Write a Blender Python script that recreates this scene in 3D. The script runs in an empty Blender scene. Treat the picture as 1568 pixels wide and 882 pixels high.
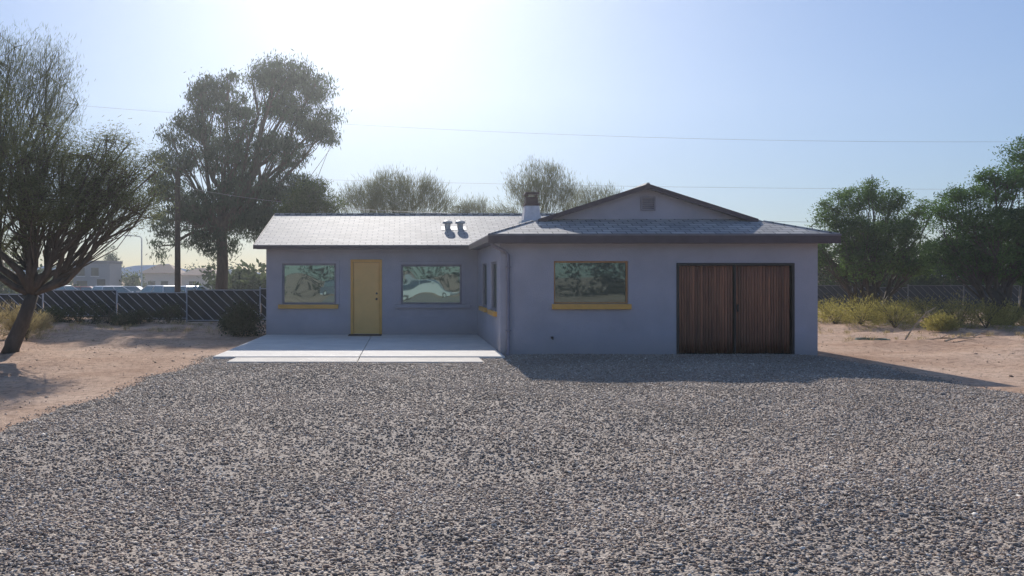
import bpy, math, numpy as np, random
from mathutils import Vector
rng=np.random.default_rng(7); random.seed(7)
F=1200.0; CX=620.0; HY=425.0; CH=1.6
def P(px,py,Y): return ((px-CX)/F*Y, Y, CH+(HY-py)/F*Y)
scene=bpy.context.scene
# ---------------------------------------------------------------- helpers
def link(o,parent=None):
    scene.collection.objects.link(o)
    if parent is not None: o.parent=parent
    return o
def empty(name):
    e=bpy.data.objects.new(name,None); e.empty_display_size=0.3
    return link(e)
def mesh(name,v,f,mat,parent=None,bevel=0,smooth=False):
    m=bpy.data.meshes.new(name); m.from_pydata([tuple(a) for a in v],[],f); m.update()
    for mt in (mat if isinstance(mat,list) else [mat]): m.materials.append(mt)
    if smooth:
        for p in m.polygons: p.use_smooth=True
    o=bpy.data.objects.new(name,m); link(o,parent)
    if bevel:
        b=o.modifiers.new('b','BEVEL'); b.width=bevel; b.segments=2; b.limit_method='ANGLE'
    return o
def box(name,x0,x1,y0,y1,z0,z1,mat,parent=None,bevel=0):
    v=[(x0,y0,z0),(x1,y0,z0),(x1,y1,z0),(x0,y1,z0),(x0,y0,z1),(x1,y0,z1),(x1,y1,z1),(x0,y1,z1)]
    f=[(0,3,2,1),(4,5,6,7),(0,1,5,4),(1,2,6,5),(2,3,7,6),(3,0,4,7)]
    return mesh(name,v,f,mat,parent,bevel)
class MB:
    def __init__(s): s.v=[];s.f=[]
    def box(s,x0,x1,y0,y1,z0,z1):
        n=len(s.v); s.v+=[(x0,y0,z0),(x1,y0,z0),(x1,y1,z0),(x0,y1,z0),(x0,y0,z1),(x1,y0,z1),(x1,y1,z1),(x0,y1,z1)]
        s.f+=[tuple(n+i for i in q) for q in [(0,3,2,1),(4,5,6,7),(0,1,5,4),(1,2,6,5),(2,3,7,6),(3,0,4,7)]]
    def tube(s,pts,rad,sides=6,cap=True):
        pts=[Vector(p) for p in pts]; n0=len(s.v)
        for i,p in enumerate(pts):
            d=(pts[min(i+1,len(pts)-1)]-pts[max(i-1,0)])
            if d.length<1e-6: d=Vector((0,0,1))
            d.normalize(); a=d.orthogonal().normalized() if abs(d.z)<.95 else (Vector((1,0,0))-d*d.x).normalized(); b=d.cross(a)
            if abs(d.z)<.95:
                a=Vector((0,0,1)).cross(d).normalized(); b=d.cross(a)
            for k in range(sides):
                t=2*math.pi*k/sides; q=p+(a*math.cos(t)+b*math.sin(t))*rad[i]; s.v.append(tuple(q))
        for i in range(len(pts)-1):
            for k in range(sides):
                a=n0+i*sides+k; b=n0+i*sides+(k+1)%sides
                s.f.append((a,b,b+sides,a+sides))
        if cap:
            s.f.append(tuple(n0+k for k in range(sides))[::-1]); s.f.append(tuple(n0+(len(pts)-1)*sides+k for k in range(sides)))
    def make(s,name,mat,parent=None,bevel=0,smooth=False): return mesh(name,s.v,s.f,mat,parent,bevel,smooth)
def np_mesh(name,V,Fc,mat,parent=None,col=None):
    k=Fc.shape[1]; m=bpy.data.meshes.new(name)
    m.vertices.add(len(V)); m.vertices.foreach_set('co',V.astype(np.float32).ravel())
    m.loops.add(Fc.size); m.loops.foreach_set('vertex_index',Fc.astype(np.int32).ravel())
    m.polygons.add(len(Fc)); m.polygons.foreach_set('loop_start',np.arange(0,Fc.size,k,dtype=np.int32))
    try: m.polygons.foreach_set('loop_total',np.full(len(Fc),k,dtype=np.int32))
    except Exception: pass
    m.update(calc_edges=True)
    if col is not None:
        a=m.color_attributes.new('Col','FLOAT_COLOR','POINT')
        c=np.ones((len(V),4),np.float32); c[:,:3]=col; a.data.foreach_set('color',c.ravel())
    m.materials.append(mat)
    o=bpy.data.objects.new(name,m); return link(o,parent)
# ---------------------------------------------------------------- materials
def newmat(name):
    m=bpy.data.materials.new(name); m.use_nodes=True; nt=m.node_tree
    b=nt.nodes['Principled BSDF']; return m,nt,b
def N(nt,t,**kw):
    n=nt.nodes.new(t)
    for k,v in kw.items():
        if k in n.inputs: n.inputs[k].default_value=v
        else: setattr(n,k,v)
    return n
def ramp(nt,stops):
    r=nt.nodes.new('ShaderNodeValToRGB'); e=r.color_ramp.elements
    while len(e)<len(stops): e.new(0.5)
    for i,(p,c) in enumerate(stops): e[i].position=p; e[i].color=(*c,1)
    return r
def simple(name,c,rough=.7,metal=0,var=.15,scale=6,bump=0,bscale=60,spec=.4,stretch=None):
    m,nt,b=newmat(name); L=nt.links.new
    tc=N(nt,'ShaderNodeTexCoord'); src=tc.outputs['Object']
    if stretch:
        mp=N(nt,'ShaderNodeMapping'); mp.inputs['Scale'].default_value=stretch; L(src,mp.inputs[0]); src=mp.outputs[0]
    n=N(nt,'ShaderNodeTexNoise',Scale=scale,Detail=6.0,Roughness=.6); L(src,n.inputs['Vector'])
    lo=tuple(x*(1-var) for x in c); hi=tuple(min(1,x*(1+var)) for x in c)
    r=ramp(nt,[(.3,lo),(.7,hi)]); L(n.outputs[0],r.inputs[0]); L(r.outputs[0],b.inputs['Base Color'])
    b.inputs['Roughness'].default_value=rough; b.inputs['Metallic'].default_value=metal; b.inputs['Specular IOR Level'].default_value=spec
    if bump:
        n2=N(nt,'ShaderNodeTexNoise',Scale=bscale,Detail=5.0,Roughness=.65); L(tc.outputs['Object'],n2.inputs['Vector'])
        bp=N(nt,'ShaderNodeBump',Strength=bump,Distance=.02); L(n2.outputs[0],bp.inputs['Height']); L(bp.outputs[0],b.inputs['Normal'])
    return m
def attr_mat(name,rough=.8,spec=.3,trans=0):
    m,nt,b=newmat(name); L=nt.links.new
    a=N(nt,'ShaderNodeVertexColor'); a.layer_name='Col'
    if trans:
        nt.nodes.remove(b); df=N(nt,'ShaderNodeBsdfDiffuse'); L(a.outputs[0],df.inputs[0])
        t=N(nt,'ShaderNodeBsdfTranslucent'); g=N(nt,'ShaderNodeHueSaturation',Saturation=1.05,Value=1.6); L(a.outputs[0],g.inputs['Color']); L(g.outputs[0],t.inputs[0])
        mx=N(nt,'ShaderNodeMixShader'); mx.inputs[0].default_value=trans
        L(df.outputs[0],mx.inputs[1]); L(t.outputs[0],mx.inputs[2]); L(mx.outputs[0],nt.nodes['Material Output'].inputs[0])
    else:
        L(a.outputs[0],b.inputs['Base Color']); b.inputs['Roughness'].default_value=rough; b.inputs['Specular IOR Level'].default_value=spec
    return m
def glass_mat(name,tint,refl=.30,wav=.004):
    m,nt,b=newmat(name); L=nt.links.new
    tc=N(nt,'ShaderNodeTexCoord')
    n=N(nt,'ShaderNodeTexNoise',Scale=1.6,Detail=0.0); L(tc.outputs['Object'],n.inputs['Vector'])
    bp=N(nt,'ShaderNodeBump',Strength=wav,Distance=.25); L(n.outputs[0],bp.inputs['Height'])
    b.inputs['Base Color'].default_value=(*tint,1); b.inputs['Roughness'].default_value=.3
    g=N(nt,'ShaderNodeBsdfGlossy'); g.inputs['Roughness'].default_value=.02; g.inputs['Color'].default_value=(.55,.80,.77,1); L(bp.outputs[0],g.inputs['Normal'])
    mx=N(nt,'ShaderNodeMixShader'); mx.inputs[0].default_value=refl
    L(b.outputs[0],mx.inputs[1]); L(g.outputs[0],mx.inputs[2]); L(mx.outputs[0],nt.nodes['Material Output'].inputs[0])
    return m
def stucco(name,c):
    m,nt,b=newmat(name); L=nt.links.new; tc=N(nt,'ShaderNodeTexCoord')
    n=N(nt,'ShaderNodeTexNoise',Scale=1.3,Detail=7.0,Roughness=.65); L(tc.outputs['Object'],n.inputs['Vector'])
    r=ramp(nt,[(.3,tuple(x*.88 for x in c)),(.7,tuple(x*1.08 for x in c))]); L(n.outputs[0],r.inputs[0])
    sx=N(nt,'ShaderNodeSeparateXYZ'); L(tc.outputs['Object'],sx.inputs[0])
    ad=N(nt,'ShaderNodeMath',operation='MULTIPLY_ADD'); L(n.outputs[0],ad.inputs[0]); ad.inputs[1].default_value=-.35; L(sx.outputs[2],ad.inputs[2])
    mr=N(nt,'ShaderNodeMapRange'); mr.inputs['From Min'].default_value=-.15; mr.inputs['From Max'].default_value=.28; mr.inputs['To Min'].default_value=.5; mr.inputs['To Max'].default_value=0; L(ad.outputs[0],mr.inputs[0])
    mx=N(nt,'ShaderNodeMixRGB'); L(mr.outputs[0],mx.inputs[0]); L(r.outputs[0],mx.inputs[1]); mx.inputs[2].default_value=(.36,.30,.27,1)
    L(mx.outputs[0],b.inputs['Base Color']); b.inputs['Roughness'].default_value=.9; b.inputs['Specular IOR Level'].default_value=.2
    n2=N(nt,'ShaderNodeTexNoise',Scale=40,Detail=4.0,Roughness=.7); L(tc.outputs['Object'],n2.inputs['Vector'])
    bp=N(nt,'ShaderNodeBump',Strength=.75,Distance=.016); L(n2.outputs[0],bp.inputs['Height']); L(bp.outputs[0],b.inputs['Normal'])
    return m
def shingle(name,swap,c=(.43,.42,.42)):
    m,nt,b=newmat(name); L=nt.links.new; tc=N(nt,'ShaderNodeTexCoord')
    sx=N(nt,'ShaderNodeSeparateXYZ'); L(tc.outputs['Object'],sx.inputs[0]); cb=N(nt,'ShaderNodeCombineXYZ')
    L(sx.outputs[1 if swap else 0],cb.inputs[0]); L(sx.outputs[0 if swap else 1],cb.inputs[1])
    br=N(nt,'ShaderNodeTexBrick'); L(cb.outputs[0],br.inputs['Vector'])
    br.inputs['Scale'].default_value=1; br.inputs['Brick Width'].default_value=.3; br.inputs['Row Height'].default_value=.16; br.inputs['Mortar Size'].default_value=.012
    br.inputs['Color1'].default_value=(c[0]*.78,c[1]*.78,c[2]*.78,1); br.inputs['Color2'].default_value=(c[0]*1.18,c[1]*1.15,c[2]*1.1,1); br.inputs['Mortar'].default_value=(.11,.11,.115,1)
    n=N(nt,'ShaderNodeTexNoise',Scale=1.1,Detail=7.0,Roughness=.65); L(tc.outputs['Object'],n.inputs['Vector'])
    r=ramp(nt,[(.3,(.72,.72,.72)),(.7,(1.1,1.08,1.05))]); L(n.outputs[0],r.inputs[0])
    mx=N(nt,'ShaderNodeMixRGB',blend_type='MULTIPLY'); mx.inputs[0].default_value=1; L(br.outputs[0],mx.inputs[1]); L(r.outputs[0],mx.inputs[2]); L(mx.outputs[0],b.inputs['Base Color'])
    b.inputs['Roughness'].default_value=.7
    n2=N(nt,'ShaderNodeTexNoise',Scale=90,Detail=2.0); L(tc.outputs['Object'],n2.inputs['Vector'])
    ad=N(nt,'ShaderNodeMath',operation='MULTIPLY_ADD'); L(br.outputs['Fac'],ad.inputs[0]); ad.inputs[1].default_value=-1.2; L(n2.outputs[0],ad.inputs[2])
    bp=N(nt,'ShaderNodeBump',Strength=.5,Distance=.01); L(ad.outputs[0],bp.inputs['Height']); L(bp.outputs[0],b.inputs['Normal'])
    return m
def ground_mat():
    m,nt,b=newmat('sandy_dirt'); L=nt.links.new; tc=N(nt,'ShaderNodeTexCoord')
    n=N(nt,'ShaderNodeTexNoise',Scale=.35,Detail=9.0,Roughness=.68); L(tc.outputs['Object'],n.inputs['Vector'])
    r=ramp(nt,[(.3,(.37,.225,.15)),(.48,(.55,.375,.27)),(.7,(.70,.52,.395))]); L(n.outputs[0],r.inputs[0])
    n3=N(nt,'ShaderNodeTexNoise',Scale=7,Detail=9.0,Roughness=.78); L(tc.outputs['Object'],n3.inputs['Vector'])
    r3=ramp(nt,[(.34,(.52,.47,.44)),(.53,(1.05,1.03,1.0))]); L(n3.outputs[0],r3.inputs[0])
    mx=N(nt,'ShaderNodeMixRGB',blend_type='MULTIPLY'); mx.inputs[0].default_value=1; L(r.outputs[0],mx.inputs[1]); L(r3.outputs[0],mx.inputs[2]); L(mx.outputs[0],b.inputs['Base Color'])
    b.inputs['Roughness'].default_value=.95; b.inputs['Specular IOR Level'].default_value=.1
    bp=N(nt,'ShaderNodeBump',Strength=.9,Distance=.05); L(n3.outputs[0],bp.inputs['Height']); L(bp.outputs[0],b.inputs['Normal'])
    return m
def gravel_base_mat():
    m,nt,b=newmat('gravel_bed'); L=nt.links.new; tc=N(nt,'ShaderNodeTexCoord')
    v=N(nt,'ShaderNodeTexVoronoi',Scale=60); L(tc.outputs['Object'],v.inputs['Vector'])
    sp=N(nt,'ShaderNodeSeparateColor'); L(v.outputs['Color'],sp.inputs[0])
    r=ramp(nt,[(0,(.2,.16,.13)),(.5,(.36,.29,.235)),(1,(.53,.45,.37))]); L(sp.outputs[0],r.inputs[0]); L(r.outputs[0],b.inputs['Base Color'])
    bp=N(nt,'ShaderNodeBump',Strength=.8,Distance=.012); bp.invert=True; L(v.outputs['Distance'],bp.inputs['Height']); L(bp.outputs[0],b.inputs['Normal'])
    b.inputs['Roughness'].default_value=.85
    return m
def wood_mat(name,a,c):
    m,nt,b=newmat(name); L=nt.links.new; tc=N(nt,'ShaderNodeTexCoord')
    vc=N(nt,'ShaderNodeVertexColor'); vc.layer_name='Col'
    mp=N(nt,'ShaderNodeMapping'); mp.inputs['Scale'].default_value=(30,30,1.5); L(tc.outputs['Object'],mp.inputs[0])
    n=N(nt,'ShaderNodeTexNoise',Scale=1.0,Detail=7.0,Roughness=.7); L(mp.outputs[0],n.inputs['Vector'])
    r=ramp(nt,[(.3,a),(.7,c)]); L(n.outputs[0],r.inputs[0])
    mx=N(nt,'ShaderNodeMixRGB',blend_type='MULTIPLY'); mx.inputs[0].default_value=1; L(r.outputs[0],mx.inputs[1]); L(vc.outputs[0],mx.inputs[2]); L(mx.outputs[0],b.inputs['Base Color'])
    b.inputs['Roughness'].default_value=.5
    bp=N(nt,'ShaderNodeBump',Strength=.4,Distance=.004); L(n.outputs[0],bp.inputs['Height']); L(bp.outputs[0],b.inputs['Normal'])
    return m
M_wall=stucco('lavender_stucco',(.425,.41,.455)); M_trim=simple('fascia_paint',(.085,.062,.07),.6,var=.2)
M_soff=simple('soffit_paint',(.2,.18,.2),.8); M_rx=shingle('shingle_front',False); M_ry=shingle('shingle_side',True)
M_gold=simple('gold_paint',(.72,.39,.09),.5,var=.1,scale=4,bump=.1); M_door=simple('door_gold_paint',(.82,.49,.16),.45,var=.06,scale=3)
M_frame=simple('window_frame_paint',(.25,.235,.26),.6); M_bronze=simple('bronze_frame',(.46,.23,.09),.45,var=.1)
M_glass=glass_mat('window_glass',(.02,.035,.03),.20); M_glass2=glass_mat('window_glass_wavy',(.02,.035,.035),.34,.02)
M_dark=simple('dark_metal',(.02,.018,.018),.5); M_galv=simple('galvanised_metal',(.62,.62,.6),.4,metal=.3); M_ventm=simple('vent_metal',(.42,.42,.41),.55,metal=.2)
M_white=simple('white_paint',(.72,.71,.7),.6,var=.06); M_conc=simple('concrete_slab',(.74,.69,.62),.85,var=.10,scale=1.6,bump=.2,bscale=40)
M_conc2=simple('concrete_strip',(.66,.60,.52),.85,var=.15,scale=2.6,bump=.3,bscale=40)
M_wood=wood_mat('garage_wood',(.14,.05,.03),(.44,.18,.095)); M_bark=simple('bark',(.085,.065,.05),.9,var=.4,scale=8,bump=.8,bscale=18,stretch=(1,1,.3))
M_barkl=simple('green_bark',(.13,.14,.08),.8,var=.3,scale=8); M_leaf=attr_mat('foliage',.6,.3,.36); M_stone=attr_mat('gravel_stone',.75,.4)
M_mat=simple('doormat_fibre',(.03,.028,.025),.95,bump=.6)
M_fdark=simple('fence_mesh_dark',(.03,.03,.035),.8); M_fwhite=simple('fence_slat_paint',(.50,.50,.53),.5); M_fshade=simple('fence_slat_shaded',(.16,.15,.15),.7)  # right fence slats: the shade on them is put into a darker colour
M_pole=simple('utility_pole_wood',(.07,.05,.04),.9,var=.3); M_wire=simple('wire',(.2,.2,.22),.6)
M_rub=simple('rubber',(.02,.02,.02),.8); M_cglass=glass_mat('car_glass',(.02,.025,.03),.3,0)
M_chimb=simple('chimney_metal',(.10,.06,.05),.5)
# ---------------------------------------------------------------- ground
DROP=.70
def und(x,y):
    return .026*(np.sin(x*1.1+y*.6+1)+np.sin(x*.5-y*1.3)+np.sin(x*1.9+y*2.3+2)*.6+np.sin(x*3.1-y*3.7)*.4+np.sin(x*5.3+y*4.1)*.2)+.078
def gz(x,y):
    x=np.asarray(x,float); y=np.asarray(y,float)
    t=np.clip((y-44)/25,0,1); t=t*t*(3-2*t); z=-DROP*t
    d=np.maximum(np.maximum(-4.6-x,x-9.2),np.maximum(y-28,-6-y)); w=np.clip(d/2.5,0,1)
    z=z+w*(.05*np.sin(x*.7+1.3)*np.cos(y*.55)+.035*np.sin(x*1.7+y*1.3)+.03*np.sin(y*2.3-x*.9)+.02*np.sin(x*3.9+y*2.7)+.015*np.sin(x*5.1-y*4.3))*(1-t)
    return z
def axis(lo,hi,step,far,g=1.35):
    a=list(np.arange(lo,hi+1e-6,step)); s=step; x=hi
    while x<far: s*=g; x+=s; a.append(x)
    s=step;x=lo;b=[]
    while x>-far: s*=g; x-=s; b.append(x)
    return np.array(b[::-1]+a)
xs=axis(-24,34,.3,2600); ys=axis(-6,50,.3,2600)
X,Y=np.meshgrid(xs,ys); Z=gz(X,Y); V=np.stack([X,Y,Z],-1).reshape(-1,3)
ny,nx=X.shape; I=np.arange(ny*nx).reshape(ny,nx)
Fc=np.stack([I[:-1,:-1],I[:-1,1:],I[1:,1:],I[1:,:-1]],-1).reshape(-1,4)
g=np_mesh('ground',V,Fc,ground_mat()); g.data.polygons.foreach_set('use_smooth',[True]*len(Fc))
def xl(y): return -4.15+.045*(y-8)+.09*np.sin(y*1.9)+.06*np.sin(y*4.3+1)+.03*np.sin(y*11)
def xr(y): return 8.35+.1*np.sin(y*1.3+2)+.07*np.sin(y*3.7)+.03*np.sin(y*9)
yy=np.linspace(-14,16.09,170); uu=np.linspace(0,1,80)
U,YY=np.meshgrid(uu,yy); XX=xl(YY)+(xr(YY)-xl(YY))*U
def gravz(x,y):
    e=np.clip(np.minimum(x-xl(y),xr(y)-x)/.8,0,1); e2=np.clip((14.3-y)/1.2,0,1)
    return .012+und(x,y)*e*(.15+.85*e2)
ZZ=gravz(XX,YY); V=np.stack([XX,YY,ZZ],-1).reshape(-1,3); ny,nx=XX.shape; I=np.arange(ny*nx).reshape(ny,nx)
Fc=np.stack([I[:-1,:-1],I[:-1,1:],I[1:,1:],I[1:,:-1]],-1).reshape(-1,4)
gravel=empty('gravel'); np_mesh('gravel_bed',V,Fc,gravel_base_mat(),gravel)
def inpatio(x,y): return ((x>-3.78)&(x<1.99)&(y>15.27))|((x>-3.33)&(x<1.48)&(y>14.47))
ph=(1+5**.5)/2
ICO=np.array([(-1,ph,0),(1,ph,0),(-1,-ph,0),(1,-ph,0),(0,-1,ph),(0,1,ph),(0,-1,-ph),(0,1,-ph),(ph,0,-1),(ph,0,1),(-ph,0,-1),(-ph,0,1)])/1.9
ICOF=np.array([(0,11,5),(0,5,1),(0,1,7),(0,7,10),(0,10,11),(1,5,9),(5,11,4),(11,10,2),(10,7,6),(7,1,8),(3,9,4),(3,4,2),(3,2,6),(3,6,8),(3,8,9),(4,9,5),(2,4,11),(6,2,10),(8,6,7),(9,8,1)])
OCT=np.array([(1,0,0),(0,1,0),(-1,0,0),(0,-1,0),(0,0,1),(0,0,-1)],float)
OCTF=np.array([(0,1,4),(1,2,4),(2,3,4),(3,0,4),(1,0,5),(2,1,5),(3,2,5),(0,3,5)])
STC=np.array([(.36,.29,.235),(.46,.385,.32),(.57,.495,.42),(.40,.295,.22),(.46,.33,.25),(.22,.18,.145),(.80,.74,.66)])
STP=np.array([.27,.26,.13,.14,.08,.09,.03])
def rotm(n):
    q=rng.normal(size=(n,4)); q/=np.linalg.norm(q,axis=1)[:,None]; w,x,y,z=q.T
    return np.stack([1-2*(y*y+z*z),2*(x*y-z*w),2*(x*z+y*w),2*(x*y+z*w),1-2*(x*x+z*z),2*(y*z-x*w),2*(x*z-y*w),2*(y*z+x*w),1-2*(x*x+y*y)],-1).reshape(n,3,3)
def stones(name,pos,r,base,bf,mat,parent,cols=STC,pr=STP,flat=.6,lift=.2):
    n=len(pos); sc=np.stack([r*rng.uniform(.8,1.4,n),r*rng.uniform(.65,1.1,n),r*rng.uniform(.45,.8,n)],-1)
    v=base[None]*rng.uniform(.7,1.28,(n,len(base),1))*sc[:,None,:]
    v=np.einsum('nij,nkj->nki',rotm(n),v); v[:,:,2]*=flat
    v=v+pos[:,None,:]; v[:,:,2]+=(r*lift)[:,None]
    fc=(bf[None]+(np.arange(n)*len(base))[:,None,None]).reshape(-1,3)
    x,y=pos[:,0],pos[:,1]; streak_dust_tone=.92+.10*np.sin(x*.9+2*np.sin(y*.7))*np.sin(y*1.1+x*.4)+.07*np.sin(x*2.7-y*1.9+np.sin(x*1.3))  # light and dark undulation streaks, with dusty patches, put into the stone colour
    c=cols[rng.choice(len(cols),n,p=pr)]*(rng.uniform(.8,1.18,n)*streak_dust_tone)[:,None]; c=np.repeat(c,len(base),0)
    return np_mesh(name,v.reshape(-1,3),fc,mat,parent,c)
def scatter(y0,y1,dens,rlo,rhi,name,base,bf):
    n=int((y1-y0)*13.4*dens); x=rng.uniform(-4.6,8.8,n); y=rng.uniform(y0,y1,n)
    jx=rng.normal(0,.14,n); ok=(x>xl(y)+jx)&(x<xr(y)+jx)&~inpatio(x,y)
    ok&=(x>-y*.62-1.5)&(x<y*.92+1.5)
    x=x[ok];y=y[ok]; r=rng.uniform(rlo,rhi,len(x))*rng.choice([1,1,1,1.35,.7],len(x))
    z=np.where((x>xl(y))&(x<xr(y)),gravz(x,y),.005)+rng.uniform(-.004,.007,len(x))
    stones(name,np.stack([x,y,z],-1),r,base,bf,M_stone,gravel)
scatter(2.6,6.0,2600,.0065,.0140,'stones_near',ICO,ICOF)
scatter(6.0,16.08,1500,.009,.0165,'stones_far',OCT,OCTF)
def dirt_pts(n,x0,x1,y0,y1):
    x=rng.uniform(x0,x1,n); y=rng.uniform(y0,y1,n); ok=((x<xl(y)-.02)|(x>xr(y)+.02))&~((x>-3.9)&(x<8.6)&(y>15.9)); x=x[ok];y=y[ok]
    return np.stack([x,y,gz(x,y)],-1)
pp=np.concatenate([dirt_pts(7000,-14,-3.5,5,28),dirt_pts(7000,8.2,26,8,32)])
rr=rng.uniform(.005,.014,len(pp))*rng.choice([1,1,1,2.0,3.2],len(pp),p=[.3,.3,.25,.12,.03])
stones('dirt_pebbles',pp,rr,OCT,OCTF,M_stone,None,np.array([(.50,.35,.25),(.42,.28,.2),(.6,.47,.37),(.2,.14,.1)]),np.array([.4,.25,.25,.1]))
# ---------------------------------------------------------------- house
H=empty('ranch_house')
def wall(name,ax,c,u0,u1,z0,z1,holes,inward,mat=M_wall,rev=.12):
    us=sorted({u0,u1,*[h[0] for h in holes],*[h[1] for h in holes]}); zs=sorted({z0,z1,*[h[2] for h in holes],*[h[3] for h in holes]})
    v=[];f=[]
    def pt(u,d,z): return (u,c+d*inward,z) if ax=='y' else (c+d*inward,u,z)
    def q(a,b,cc,d): n=len(v); v.extend([a,b,cc,d]); f.append((n,n+1,n+2,n+3))
    for i in range(len(us)-1):
        for j in range(len(zs)-1):
            um=(us[i]+us[i+1])/2; zm=(zs[j]+zs[j+1])/2
            if any(h[0]<um<h[1] and h[2]<zm<h[3] for h in holes): continue
            q(pt(us[i],0,zs[j]),pt(us[i+1],0,zs[j]),pt(us[i+1],0,zs[j+1]),pt(us[i],0,zs[j+1]))
    for a,b,p,r in holes:
        q(pt(a,0,p),pt(b,0,p),pt(b,rev,p),pt(a,rev,p)); q(pt(a,0,r),pt(b,0,r),pt(b,rev,r),pt(a,rev,r))
        q(pt(a,0,p),pt(a,0,r),pt(a,rev,r),pt(a,rev,p)); q(pt(b,0,p),pt(b,0,r),pt(b,rev,r),pt(b,rev,p))
    return mesh(name,v,f,mat,H)
YL,YG,XW=21.2,16.1,1.96
w1=(-3.32,-1.86,.875,1.98); dr=(-1.45,-.64,.06,2.07); w2=(-.10,1.54,.875,1.95); w3=(3.06,4.59,1.06,1.94); gd=(5.58,8.0,.0,1.90)
wall('left_wing_front_wall','y',YL,-3.75,XW,0,2.44,[w1,dr,w2],1)
wall('garage_front_wall','y',YG,XW,8.48,0,2.36,[w3,gd],1)
s1=(16.75,17.85,.875,1.95); s2=(18.75,19.95,.875,1.95)
wall('inner_side_wall','x',XW,YG,YL,0,2.44,[s1,s2],1)
wall('right_side_wall','x',8.48,YG,27.2,0,2.44,[(19,20.4,.9,1.95)],-1)
wall('left_side_wall','x',-3.75,YL,27.2,0,2.40,[],1)
wall('back_wall','y',27.2,-3.75,8.48,0,2.44,[],-1)
mesh('left_gable_wall',[(-3.75,YL,2.40),(-3.75,27.2,2.40),(-3.75,24.1,3.38)],[(0,1,2)],M_wall,H)
def window_y(nm,w,c,mat,glass,fr=.045,mull=None):
    a,b,p,r=w; m=MB(); y0,y1=c+.045,c+.10
    m.box(a,a+fr,y0,y1,p,r); m.box(b-fr,b,y0,y1,p,r); m.box(a+fr,b-fr,y0,y1,r-fr,r); m.box(a+fr,b-fr,y0,y1,p,p+fr)
    if mull: m.box(mull-.02,mull+.02,y0+.005,y1-.005,p+fr,r-fr)
    m.make(nm+'_frame',mat,H,.004); mesh(nm+'_glass',[(a,c+.08,p),(b,c+.08,p),(b,c+.08,r),(a,c+.08,r)],[(0,1,2,3)],glass,H)
def sill(nm,a,b,c,z0,z1,mat): box(nm,a,b,c-.075,c+.04,z0,z1,mat,H,.008)
window_y('living_window',w1,YL,M_frame,M_glass2,.05); sill('living_window_sill',-3.42,-1.80,YL,.76,.872,M_gold)
window_y('picture_window',w2,YL,M_frame,M_glass2,.05); sill('picture_window_sill',-.27,1.76,YL,.78,.872,M_wall)
window_y('garage_wing_window',w3,YG,M_bronze,M_glass,.035); sill('garage_wing_window_sill',3.02,4.64,YG,.95,1.057,M_gold)
def surround(nm,w,c,k=.09,d=.02,mat=M_wall):
    a,b,p,r=w; m=MB(); m.box(a-k,a-.002,c-d,c+.01,p,r+k); m.box(b+.002,b+k,c-d,c+.01,p,r+k); m.box(a-.002,b+.002,c-d,c+.01,r+.002,r+k); m.make(nm,mat,H,.004)
surround('living_window_surround',w1,YL); surround('picture_window_surround',w2,YL)
for nm,w in (('side_window_near',s1),('side_window_far',s2)):
    a,b,p,r=w; m=MB(); f=.05; x0,x1=XW+.03,XW+.09
    m.box(x0,x1,a,a+f,p,r); m.box(x0,x1,b-f,b,p,r); m.box(x0,x1,a+f,b-f,r-f,r); m.box(x0,x1,a+f,b-f,p,p+f); m.make(nm+'_frame',M_frame,H)
    mesh(nm+'_glass',[(XW+.07,a,p),(XW+.07,b,p),(XW+.07,b,r),(XW+.07,a,r)],[(0,1,2,3)],M_glass,H)
    box(nm+'_sill',XW-.075,XW+.03,a-.08,b+.08,.77,.872,M_gold,H,.006)
mesh('right_window_glass',[(8.41,19,.9),(8.41,20.4,.9),(8.41,20.4,1.95),(8.41,19,1.95)],[(0,1,2,3)],M_glass,H)
a,b,p,r=dr; m=MB(); k=.055
m.box(a-.02,a+k,YL-.02,YL+.06,p,r+.02); m.box(b-k,b+.02,YL-.02,YL+.06,p,r+.02); m.box(a+k,b-k,YL-.02,YL+.06,r-k,r+.02); m.make('front_door_frame',M_gold,H,.005)
m=MB(); m.box(a+k+.004,b-k-.004,YL+.03,YL+.075,p+.02,r-k-.004)
m.make('front_door_leaf',M_door,H,.004)
m=MB(); m.box(a+k,b-k,YL-.03,YL+.03,p,p+.018); m.make('front_door_threshold',M_galv,H)
m=MB()
m.tube([(b-k-.07,YL+.03,1.02),(b-k-.07,YL-.01,1.02)],[.012,.012],8); m.tube([(b-k-.07,YL-.01,1.02),(b-k-.07,YL-.02,1.02),(b-k-.07,YL-.045,1.02),(b-k-.07,YL-.055,1.02)],[.015,.03,.03,.012],10)
m.tube([(b-k-.07,YL+.031,1.17),(b-k-.07,YL+.012,1.17)],[.028,.026],10); m.make('front_door_knob',M_dark,H,0,True)
a,b,p,r=gd; m=MB(); k=.05
m.box(a,a+k,YG-.015,YG+.08,0.01,r); m.box(b-k,b,YG-.015,YG+.08,0.01,r); m.box(a+k,b-k,YG-.015,YG+.08,r-k,r); m.make('garage_door_frame',M_dark,H)
mesh('garage_door_backing',[(a,YG+.10,0),(b,YG+.10,0),(b,YG+.10,r),(a,YG+.10,r)],[(0,1,2,3)],M_dark,H)
mid=(a+b)/2; V=[];Fq=[];C=[]
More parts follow.
